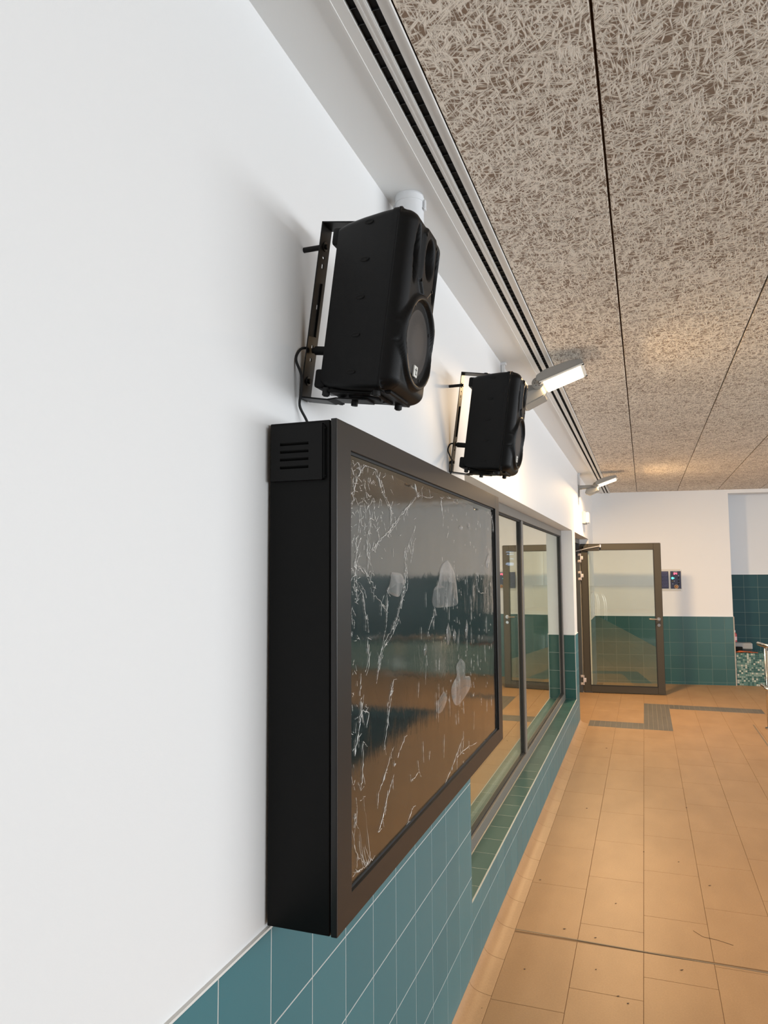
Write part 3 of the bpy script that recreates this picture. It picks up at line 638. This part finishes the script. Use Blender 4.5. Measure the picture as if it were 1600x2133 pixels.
    for a in (.5, 1.57+.5, PI+.5, 4.71+.5):
        q = MB(); q.cyl((.2235, .087*math.cos(a), .128+.087*math.sin(a)), (.2275, .087*math.cos(a), .128+.087*math.sin(a)), .004, n=12); q.build('screw', BLKF, gr, 'auto')
    for y, h in ((-.039, .365), (.039, .365), (-.039, .262), (.039, .262)):
        q = MB(); q.cyl((.2315, y, h), (.2345, y, h), .0038, n=12); q.cyl((.2345, y, h), (.235, y, h), .0018, n=8); q.build('screw', BLKF, root, 'auto')
    bd_ = MB(); bd_.box(.2265, .2315, -.012, .012, .050, .076, .0015); bd = bd_.build('badge', mat('badge_white', (.7, .69, .64), .35), root); bd['label'] = 'small square white badge'
    q = MB(); 
    for y0, y1, z0, z1 in ((-.002, .001, .055, .071), (-.006, .005, .065, .0675), (-.002, .005, .055, .0575)): q.box(.2314, .2319, y0, y1, z0, z1)
    q.build('badge_mark', mat('badge_ink', (.02, .02, .02), .5), bd)
    # oval grip dents on both sides, their shade painted near-black
    for s in (-1, 1):
        for i, h in enumerate((.378, .292, .206, .120, .036)):
            u = .108; hw = .0866
            q = MB(); n = 24
            def el(k, a, b, off): t = 2*PI*k/n; du = a*math.cos(t); return (u+du, s*(hw+du*.36+off), h+b*math.sin(t))
            A = [q.bm.verts.new(el(k, .0125, .0052, .0)) for k in range(n)]; B = [q.bm.verts.new(el(k, .0118, .0047, .0008)) for k in range(n)]; C_ = [q.bm.verts.new(el(k, .0100, .0034, .0006)) for k in range(n)]; D_ = [q.bm.verts.new(el(k, .006, .0018, -.0002)) for k in range(n)]
            for P_, Q_ in ((A, B), (B, C_), (C_, D_)):
                for k in range(n): q.bm.faces.new((P_[k], P_[(k+1) % n], Q_[(k+1) % n], Q_[k]))
            q.bm.faces.new(D_); q.build('grip_dent', DARK, root, True)
    # underside: sunk plate, pole socket, bolts, foot knobs
    q = MB(); q.box(.045, .165, -.06, .06, -.006, .002, .004); q.build('bottom_plate', PLAST, root)
    q = MB(); q.cyl((.115, 0, -.010), (.115, 0, 0), .038, n=32); q.cyl((.115, 0, -.0105), (.115, 0, -.009), .021, n=28); q.build('pole_socket', PLAST, root, 'auto')
    for u, y in ((.035, -.045), (.035, .045), (.172, -.075), (.172, .075)):
        q = MB(); q.cyl((u, y, -.012), (u, y, .006), .009, n=16); q.cyl((u, y, -.014), (u, y, -.012), .006, n=16); q.build('foot', RUB, root, 'auto')
    for u, y in ((.155, -.055), (.155, .03)):
        q = MB(); q.cyl((u, y, -.008), (u, y, 0), .006, n=6); q.build('bolt', mat('dark_bolt', (.12, .12, .12), .3, metal=.8), root)
    q = MB(); q.box(.188, .206, -.075, .05, -.006, .003, .005); q.build('bottom_lip', PLAST, root)
    q = MB(); q.cyl((-.028, 0, .105), (.02, 0, .105), .0105, n=18); q.cyl((-.036, 0, .105), (-.028, 0, .105), .007, n=14); q.build('cable_plug', RUB, root, 'auto')
    return root
def make_bracket(loc, label):
    root = empty('wall_bracket', loc, (0, .135, 0)); tag(root, label, 'bracket', 'tilted black U-shaped speaker brackets')
    BM = mat('black_bracket_steel', (.007, .007, .007), .4, spec=.25)
    u0, t, hw = -.041, .003, .026; q = MB()
    # back plate with see-through slots
    cuts = [(.330, .336, .006), (.306, .318, .005), (.205, .217, .005), (.110, .118, .005), (.078, .086, .005)]
    z = -.012; top = .412
    for a, b, w_ in sorted(cuts):
        q.box(u0, u0+t, -hw, hw, z, a); q.box(u0, u0+t, -hw, -w_, a, b); q.box(u0, u0+t, w_, hw, a, b); z = b
    q.box(u0, u0+t, -hw, hw, z, top); q.build('back_plate', BM, root)
    q = MB(); q.prism([(-.041, .409), (.085, .404), (.085, .408), (-.041, .412)], 'y', -hw, hw); q.build('arm', BM, root)
    q = MB(); q.prism([(-.041, -.012), (.030, -.015), (.052, -.0105), (.130, -.0105), (.130, -.0135), (.051, -.0135), (.031, -.019), (-.041, -.016)], 'y', -hw, hw); q.build('arm', BM, root)
    for h in (.360, .030):
        q = MB(); q.cyl((u0-.001, 0, h), (u0-.003+.008, 0, h), .011, n=20); q.build('washer', mat('washer_grey', (.06, .06, .06), .35), root, 'auto')
        q = MB(); q.cyl((u0+.003, 0, h), (u0+.010, 0, h), .0065, n=6); q.build('nut', BM, root)
    # rib pressed in the plate
    q = MB(); q.tube([(u0+.003, .006, .14), (u0+.003, .006, .27)], .004, 8); q.build('stiffening_rib', BM, root, 'auto')
    ct, st = math.cos(.135), math.sin(.135)
    for h in (.360, .030):                         # spacer bolts reach back to the wall plane
        X = loc[0]+u0*ct+h*st
        if X < .004: continue
        q = MB(); a = Vector((u0, 0, h)); b = Vector((u0-X/ct*1.0+.0005, 0, h)); b.z = h+(-math.tan(.135))*(b.x-u0)*-1.0
        q.cyl(a, b, .0065, n=14); q.build('spacer_bolt', RUB, root, 'auto')
    q = MB(); q.cyl((.09, 0, -.024), (.09, 0, -.0135), .008, n=6); q.build('clamp_bolt', BM, root)
    q = MB(); q.cyl((.06, 0, .407), (.06, 0, .416), .009, n=6); q.build('clamp_bolt', BM, root)
    return root
SY1, SY2 = 1.555, 2.965
make_speaker((.046, SY1, 2.198), 'nearer of two black loudspeakers, above the near end of the display cabinet')
make_bracket((.046, SY1, 2.198), 'tilted black steel bracket holding the nearer black loudspeaker to the white wall')
make_speaker((.046, SY2, 2.198), 'farther black loudspeaker on white wall, in front of the lit grey floodlight')
make_bracket((.046, SY2, 2.198), 'tilted black steel bracket holding the farther black loudspeaker')
def cable(y, label, extra=()):
    q = MB(); q.tube(smooth_path([(.018, y, 2.312), (.008, y-.028, 2.305), (.004, y-.048, 2.275), (.022, y-.056, 2.232), (.020, y-.052, 2.195), (.010, y-.040, 2.165), (.018, y-.022, 2.135), (.030, y-.01, 2.10)], 7), .0032, 8)
    tag(q.build('speaker_cable', RUB, None, True), label, 'cable', 'black speaker cables')
cable(SY1, 'thin black cable hanging from the nearer loudspeaker down behind the cabinet')
cable(SY2, 'thin black cable looping from the farther loudspeaker down to the cabinet top')

# ---- floodlights
EM = mat('flood_light_glass', (1, .9, .7), .3, emit=(1, .80, .50), estr=9)
def floodlight(y, label, power):
    root = empty('floodlight', (0, y, 2.72)); tag(root, label, 'floodlight', 'grey wall floodlights'); bpy.context.view_layer.update()
    q = MB(); q.box(0, .014, y-.05, y+.05, 2.700, 2.850, .004); pb(q, 'wall_plate', GREYM, root)
    q = MB(); q.box(.010, .215, y-.045, y-.020, 2.800, 2.842, .005); q.box(.010, .215, y+.020, y+.045, 2.800, 2.842, .005); q.box(.010, .05, y-.03, y+.03, 2.795, 2.838, .004); pb(q, 'arm', GREYM, root)
    q = MB(); q.cyl((.222, y-.085, 2.838), (.222, y+.085, 2.838), .034, n=32); q.cyl((.222, y-.090, 2.838), (.222, y+.09, 2.838), .027, n=32); pb(q, 'hinge_drum', GREYM, root, 'auto')
    dq = MB()
    for k in range(6): a = k*PI/3; dq.cyl((.222+.017*math.cos(a), y-.0912, 2.838+.017*math.sin(a)), (.222+.017*math.cos(a), y-.09, 2.838+.017*math.sin(a)), .0025, n=8)
    pb(dq, 'drum_screws', DARK, root)
    q = MB(); q.prism([(.085, 2.735), (.105, 2.792), (.235, 2.815), (.262, 2.768), (.140, 2.712)], 'y', y-.075, y+.075)
    bmesh.ops.bevel(q.bm, geom=q.bm.edges[:], offset=.006, segments=2, affect='EDGES'); pb(q, 'driver_box', GREYM, root, 'auto')
    head = empty('head', (.215, 0, 2.838-2.72+.012), (0, -.335, 0), root)
    q = MB(); q.prism([(.0, -.012), (.012, .018), (.07, .030), (.20, .022), (.268, .004), (.272, -.012), (.268, -.022), (.02, -.022)], 'y', -.138, .138)
    bmesh.ops.bevel(q.bm, geom=q.bm.edges[:], offset=.004, segments=2, affect='EDGES'); q.build('housing', GREYM, head, 'auto')
    q = MB(); q.box(.012, .272, -.134, .134, -.030, -.0215, .003); q.box(.03, .255, -.125, .125, -.031, -.0295); q.build('bezel', mat('bezel_white', (.75, .74, .7), .4), head)
    q = MB(); q.box(.034, .252, -.120, .120, -.034, -.0305, .001); q.build('lamp_glass', EM, head)
    for a in (-.132, .122):
        for b in (.010, .262): q = MB(); q.box(b, b+.012, a, a+.010, -.033, -.020); q.build('corner_clip', DARK, head)
    l = area('flood_lamp', (.143, 0, -.040), (0, 0, 0), .20, .19, power, (1, .68, .36)); l.parent = head
    return root
floodlight(4.21, 'large lit grey floodlight beside the farther loudspeaker', 48)
floodlight(9.52, 'small-looking lit grey floodlight high on the wall near the open glass door', 116)
# ---- ceiling details
q = MB(); sd = empty('slot_diffuser', (.223, 5, ZC)); tag(sd, 'long white slot air diffuser with two black slots beside the ceiling boards', 'air vent'); bpy.context.view_layer.update()
for a, b in ((.163, .1935), (.2125, .2375), (.2585, .285)): q.box(a, b, BY+.1, 12.25, ZC-.006, ZC+.004, .0012, 1)
for x in (.219, .231): q.box(x, x+.003, BY+.1, 12.25, ZC-.0075, ZC-.005)
q.box(.163, .1665, BY+.1, 12.25, ZC-.009, ZC); q.box(.2825, .286, BY+.1, 12.25, ZC-.010, ZC); pb(q, 'frame', VENT, sd)
q = MB(); q.box(.19, .215, BY+.1, 12.2, ZC+.0041, ZC+.008); q.box(.235, .2605, BY+.1, 12.2, ZC+.0041, ZC+.008); pb(q, 'slot_backing', DARK, sd)
fn = MB()
for x0, x1, of in ((.1938, .2122, 0), (.2378, .2582, .02)):
    y = -.6+of
    while y < 9: fn.box(x0, x1, y, y+.0012, ZC-.002, ZC+.004); y += .0495
for x in (.2108, .2568): fn.box(x, x+.001, -.6, 12, ZC-.003, ZC+.004)
pb(fn, 'slot_fins', mat('slot_fin_black', (.02, .02, .02), .3), sd)['kind'] = 'stuff'
sp = empty('ceiling_spigot', (.073, 2.19, ZC)); tag(sp, 'round white plastic stub on the ceiling behind the nearer loudspeaker', 'ceiling fitting'); bpy.context.view_layer.update()
q = MB(); q.cyl((.073, 2.19, ZC-.16), (.073, 2.19, ZC), .047, n=40); q.cyl((.073, 2.19, ZC-.026), (.073, 2.19, ZC-.010), .0485, n=40); pb(q, 'tube', WPLAS, sp, 'auto')
for s in (-1, 1):
    q = MB(); q.box(.073+s*.052-.004, .073+s*.052+.004, 2.185, 2.195, ZC-.055, ZC-.02, .002); q.cyl((.073+s*.052, 2.18, ZC-.05), (.073+s*.052, 2.2, ZC-.05), .003, n=8); pb(q, 'spring_clip', WPLAS, sp)
for y, lab in ((4.21, 'short white conduit dropping from the ceiling to the larger floodlight'), (9.52, 'short white conduit above the floodlight near the open door')):
    q = MB(); q.box(.002, .022, y-.012, y+.012, 2.853, ZC, .003); q.box(.0, .03, y-.016, y+.016, 2.985, ZC, .002); tag(q.build('conduit', WPLAS), lab, 'conduit', 'white lamp conduits')
# ---- emergency light over the door
el = empty('emergency_light', (0, 10.15, 2.39)); tag(el, 'small white emergency light box on wall above the door opening', 'light'); bpy.context.view_layer.update()
q = MB(); q.box(0, .045, 10.0, 10.32, 2.39, 2.55, .006); pb(q, 'housing', mat('emergency_housing', (.32, .32, .30), .5), el)
q = MB(); q.box(.045, .085, 10.02, 10.30, 2.40, 2.54, .008); pb(q, 'lens', mat('pale_blue_lens', (.6, .68, .75), .2, spec=.6), el)
# ---- control panel on the far wall
cpn = empty('control_panel', (0, FY, 0), (0, 0, FA)); tag(cpn, 'wall control panel with navy plates, red digits and orange knob beside the open door', 'control panel')
def cb(name, m, *qs, parent=cpn, bev=0):
    q = MB()
    for a in qs: q.box(*a, bev, 1) if bev else q.box(*a)
    return q.build(name, m, parent)
cb('backing_plate', mat('plexi_plate', (.62, .58, .52), .25), (.985, 1.32, -.006, 0, 1.432, 1.772), bev=.002)
NAVY = mat('navy_plate', (.022, .020, .055), .35)
np_ = cb('notice_plate', NAVY, (.99, 1.124, -.010, -.006, 1.470, 1.739)); kp = cb('keypad_plate', NAVY, (1.153, 1.307, -.010, -.006, 1.468, 1.741))
m_ = []; random.seed(5)
for i in range(13):
    z = 1.722-.0185*i; x = 1.0+.004
    while x < 1.108:
        l = random.uniform(.006, .02); m_.append((x, min(x+l, 1.112), -.0106, -.010, z-(.0028 if i != 2 else .005), z+.0028)); x += l+.004
cb('notice_text', mat('notice_lilac', (.16, .14, .26), .5), *m_, parent=np_)
def kx(u): return 1.153+(u-720)/465*.154
def kz(v): return 1.741-(v-590)/740*.273
def kb(u0, u1, v0, v1, d=.0015): return (kx(u0), kx(u1), -.010-d, -.0100, kz(v1), kz(v0))
cb('digit_window', mat('red_window', (.12, .005, .015), .3), kb(840, 1050, 645, 745, .001), parent=kp)
seg = {'2': 'abged', '4': 'fgbc'}
def digit(ch, u, v, w_, h_):
    s = 9; out = []
    D = {'a': (0, w_, 0, s), 'g': (0, w_, h_/2-s/2, h_/2+s/2), 'd': (0, w_, h_-s, h_), 'f': (0, s, 0, h_/2), 'b': (w_-s, w_, 0, h_/2), 'e': (0, s, h_/2, h_), 'c': (w_-s, w_, h_/2, h_)}
    for k in seg[ch]: a = D[k]; out.append(kb(u+a[0], u+a[1], v+a[2], v+a[3], .002))
    return out
cb('red_digits', mat('red_led', (1, .1, .15), .4, emit=(1, .12, .20), estr=7), *digit('2', 870, 660, 55, 70), *digit('4', 950, 660, 55, 70), parent=kp)
for w_ in (kb(850, 1025, 622, 634, .0008), kb(1066, 1092, 765, 797, .002), kb(800, 822, 1112, 1136, .001), kb(865, 890, 1000, 1024, .001)): cb('white_print', mat('white_ink', (.7, .7, .75), .5), w_, parent=kp)
q = MB(); q.cyl((kx(805), -.010, kz(885)), (kx(805), -.016, kz(885)), .018, .013, n=20); q.box(kx(840), kx(895), -.012, -.010, kz(900), kz(870)); q.build('green_button', mat('teal_led', (.1, .8, .7), .4, emit=(.15, 1, .85), estr=1.6), kp, 'auto')
q = MB(); q.cyl((kx(800), -.010, kz(1015)), (kx(800), -.014, kz(1015)), .013, n=18); q.build('brown_button', mat('olive_button', (.10, .07, .02), .5), kp, 'auto')
for v in (870, 1010, 1130):
    q = MB(); q.cyl((kx(1082), -.010, kz(v)), (kx(1082), -.016, kz(v)), .012, n=18); q.build('black_button', RUB, kp, 'auto')
q = MB(); q.cyl((kx(965), -.010, kz(1243)), (kx(965), -.014, kz(1243)), .031, n=30); q.build('knob_ring', mat('pale_ring', (.55, .38, .2), .4), kp, 'auto')
q = MB(); q.cyl((kx(965), -.014, kz(1243)), (kx(965), -.024, kz(1243)), .022, .018, n=26); q.build('orange_knob', mat('orange_knob', (.38, .12, .01), .35), kp, 'auto')
q = MB(); q.cyl((kx(965), -.024, kz(1243)), (kx(965), -.026, kz(1243)), .006, n=14); q.build('knob_mark', mat('knob_mark', (.8, .45, .2), .4), kp, 'auto')
for z in (1.757, 1.447): q = MB(); q.cyl((1.306, -.006, z), (1.306, -.010, z), .006, n=12); q.build('fixing_screw', STEEL, cpn, 'auto')
# ---- mosaic bench in the recess with things on it
be = empty('mosaic_bench', (3.4, 12.62, 0)); tag(be, 'low bench clad in teal and white mosaic at the wall recess', 'bench'); bpy.context.view_layer.update()
BX0, BX1, BYF, BYB, BZ = 1.99, 5.3, 12.40, 12.885, .488
q = MB(); q.box(BX0, BX1, BYF+.004, BYB, 0, BZ-.004); pb(q, 'body', mat('mosaic_grout', (.30, .34, .30), .8), be)
mm = [mat('mosaic_teal', (.035, .12, .115), .2), mat('mosaic_mid', (.10, .22, .20), .2), mat('mosaic_light', (.24, .35, .31), .2), mat('mosaic_white', (.50, .54, .47), .2)]
random.seed(9); bm = bmesh.new()
def cell(c, n_, idx):
    rawbox(bm, c[0]-n_[0]/2, c[0]+n_[0]/2, c[1]-n_[1]/2, c[1]+n_[1]/2, c[2]-n_[2]/2, c[2]+n_[2]/2, idx)
st_ = .0285; nx = int((BX1-BX0)/st_)
for i in range(nx):
    for k in range(17): cell((BX0+st_*(i+.5), BYF+.002, st_*(k+.5)+.002), (st_-.004, .006, st_-.004), random.choices((0, 1, 2, 3), (30, 32, 24, 14))[0])
    for k in range(17): cell((BX0+st_*(i+.5), BYF+st_*(k+.5), BZ-.003), (st_-.004, st_-.004, .005), random.choices((0, 1, 2), (50, 35, 15))[0])
me = bpy.data.meshes.new('mosaic'); bm.to_mesh(me); bm.free(); [me.materials.append(a) for a in mm]; me.transform(be.matrix_basis.inverted())
o = bpy.data.objects.new('mosaic_tiles', me); COL.objects.link(o); o.parent = be; tag(o, kind='stuff')
bx = empty('grey_case', (2.2, 12.66, BZ+.001)); tag(bx, 'grey plastic tool case lying on the mosaic bench', 'case'); bpy.context.view_layer.update()
q = MB(); q.box(2.05, 2.30, 12.58, 12.78, BZ+.045, BZ+.135, .012); pb(q, 'lid', mat('grey_case', (.33, .33, .33), .5), bx)
q = MB(); q.box(2.06, 2.29, 12.59, 12.77, BZ+.0005, BZ+.046, .008); pb(q, 'base', mat('dark_case', (.03, .03, .03), .5), bx)
q = MB(); q.box(1.995, 2.148, 12.47, 12.56, BZ+.012, BZ+.085, .006); q.box(2.0, 2.143, 12.475, 12.555, BZ+.0005, BZ+.014); tag(q.build('battery_box', BLK), 'small black box in front of the grey case on mosaic bench', 'box')
q = MB(); 
for k in range(4): q.tube(smooth_path([(2.0+.02*k, 12.435, BZ+.008), (2.10, 12.43+.006*k, BZ+.012+.005*k), (2.2+.02*k, 12.445-.004*k, BZ+.018-.002*k), (2.33-.03*k, 12.44, BZ+.010), (2.35-.04*k, 12.47, BZ+.007)], 6), .006, 8)
tag(q.build('orange_cable', mat('orange_rubber', (.45, .10, .03), .5), None, True), 'coiled orange cable on front edge of the mosaic bench', 'cable')
bt = empty('spray_bottle', (2.055, 12.80, BZ)); tag(bt, 'red and white bottle peeking from behind the tiled wall end', 'bottle'); bpy.context.view_layer.update()
q = MB(); q.cyl((2.075, 12.81, BZ+.001), (2.075, 12.81, BZ+.25), .034, n=28); q.cyl((2.075, 12.81, BZ+.25), (2.075, 12.81, BZ+.28), .034, .014, n=28); pb(q, 'bottle_body', mat('bottle_red', (.50, .08, .08), .35), bt, 'auto')
q = MB(); q.cyl((2.075, 12.81, BZ+.28), (2.075, 12.81, BZ+.315), .015, n=18); pb(q, 'cap', WPLAS, bt, 'auto')
q = MB(); q.cyl((2.075, 12.81, BZ+.16), (2.075, 12.81, BZ+.215), .0345, n=28); pb(q, 'label_band', mat('bottle_pink', (.75, .5, .5), .4), bt, 'auto')
# ---- handrail at the pool end
hr = empty('handrail', (2.05, 9.17, 0)); tag(hr, 'stainless steel handrail with clear white panel at right edge of the picture', 'handrail'); bpy.context.view_layer.update()
q = MB(); q.tube([(2.012, 9.17, .005), (2.012, 9.17, .90)], .019, 16); pb(q, 'post', STEEL, hr, True)
q = MB(); q.tube([(2.62, 9.12, .005), (2.62, 9.12, .90)], .019, 16); pb(q, 'post', STEEL, hr, True)
q = MB(); q.tube(smooth_path([(1.955, 9.30, .925), (1.985, 9.20, .92), (2.06, 9.08, .915), (2.4, 8.95, .912), (2.9, 8.9, .912)], 6), .021, 16); pb(q, 'top_rail', STEEL, hr, True)
q = MB(); q.tube(smooth_path([(1.962, 9.26, .47), (1.99, 9.18, .455), (2.06, 9.08, .44), (2.7, 8.98, .44)], 6), .015, 12); pb(q, 'lower_rail', STEEL, hr, True)
for x in (2.012, 2.62): q = MB(); q.cyl((x, 9.17 if x < 2.3 else 9.12, 0), (x, 9.17 if x < 2.3 else 9.12, .014), .042, n=24); pb(q, 'foot_flange', STEEL, hr, 'auto')
q = MB(); q.box(2.018, 2.12, 9.135, 9.145, .46, .86, .002); pb(q, 'infill_panel', mat('infill_white', (.62, .64, .6), .3), hr)
# ---- pool (reflected in the glass): basin walls and water
pr = empty('pool_basin', (4.7, 0, -.1)); tag(pr, 'tiled swimming pool basin beside the walkway', 'pool'); bpy.context.view_layer.update()
q = MB(); q.box(2.1, 7.4, -9, 9.1, -1.5, -1.4); q.box(2.095, 2.105, -9, 9.1, -1.5, -.0); q.box(7.395, 7.405, -9, 9.1, -1.5, 0); q.box(2.1, 7.4, 9.095, 9.105, -1.5, 0); q.box(2.1, 7.4, -9.005, -8.995, -1.5, 0); pb(q, 'basin', mat('pool_tile', (.03, .08, .085), .3), pr)
q = MB(); q.box(2.106, 7.394, -8.994, 9.094, -.20, -.12); wt = pb(q, 'water', mat('pool_water', (.01, .03, .035), .04, spec=.5, bump=.4, bscale=2), pr)
for i, (x, y) in enumerate(((2.0, -5.6), (2.0, -7.8))):
    ld = empty('pool_ladder_rail', (x, y, 0)); tag(ld, 'chrome pool ladder rails farther down the walkway' if i == 0 else 'chrome pool ladder rails at the far pool end', 'handrail', 'chrome pool ladder rails'); bpy.context.view_layer.update()
    for s in (0, .55):
        q = MB(); q.tube(smooth_path([(x-.25, y+s, 0), (x-.25, y+s, .78), (x-.12, y+s, .92), (x+.1, y+s, .86), (x+.2, y+s, .5), (x+.2, y+s, -.1)], 6), .02, 10); pb(q, 'rail', STEEL, ld, True)
# windows of the right and back walls: frames with mullions in the openings
for nm, a, b, ax in (('window_2', -6.0, 10.5, 'x'), ('window_3', 5.3, 7.5, 'y')):
    wn = empty(nm); tag(wn, kind='structure'); q = MB(); n = int((b-a)/1.3); c0_, c1_ = (RX+.1, RX+.16) if ax == 'x' else (BY-.16, BY-.1)
    def wb(p, q_, z0, z1):
        if ax == 'x': q.box(c0_, c1_, p, q_, z0, z1)
        else: q.box(p, q_, c0_, c1_, z0, z1)
    wb(a, b, .75, .81); wb(a, b, 2.69, 2.75)
    for i in range(n+1): y = a+(b-a)*i/n; wb(max(a, y-.03), min(b, y+.03), .75, 2.75)
    q.build('window_frame', FRAME, wn)
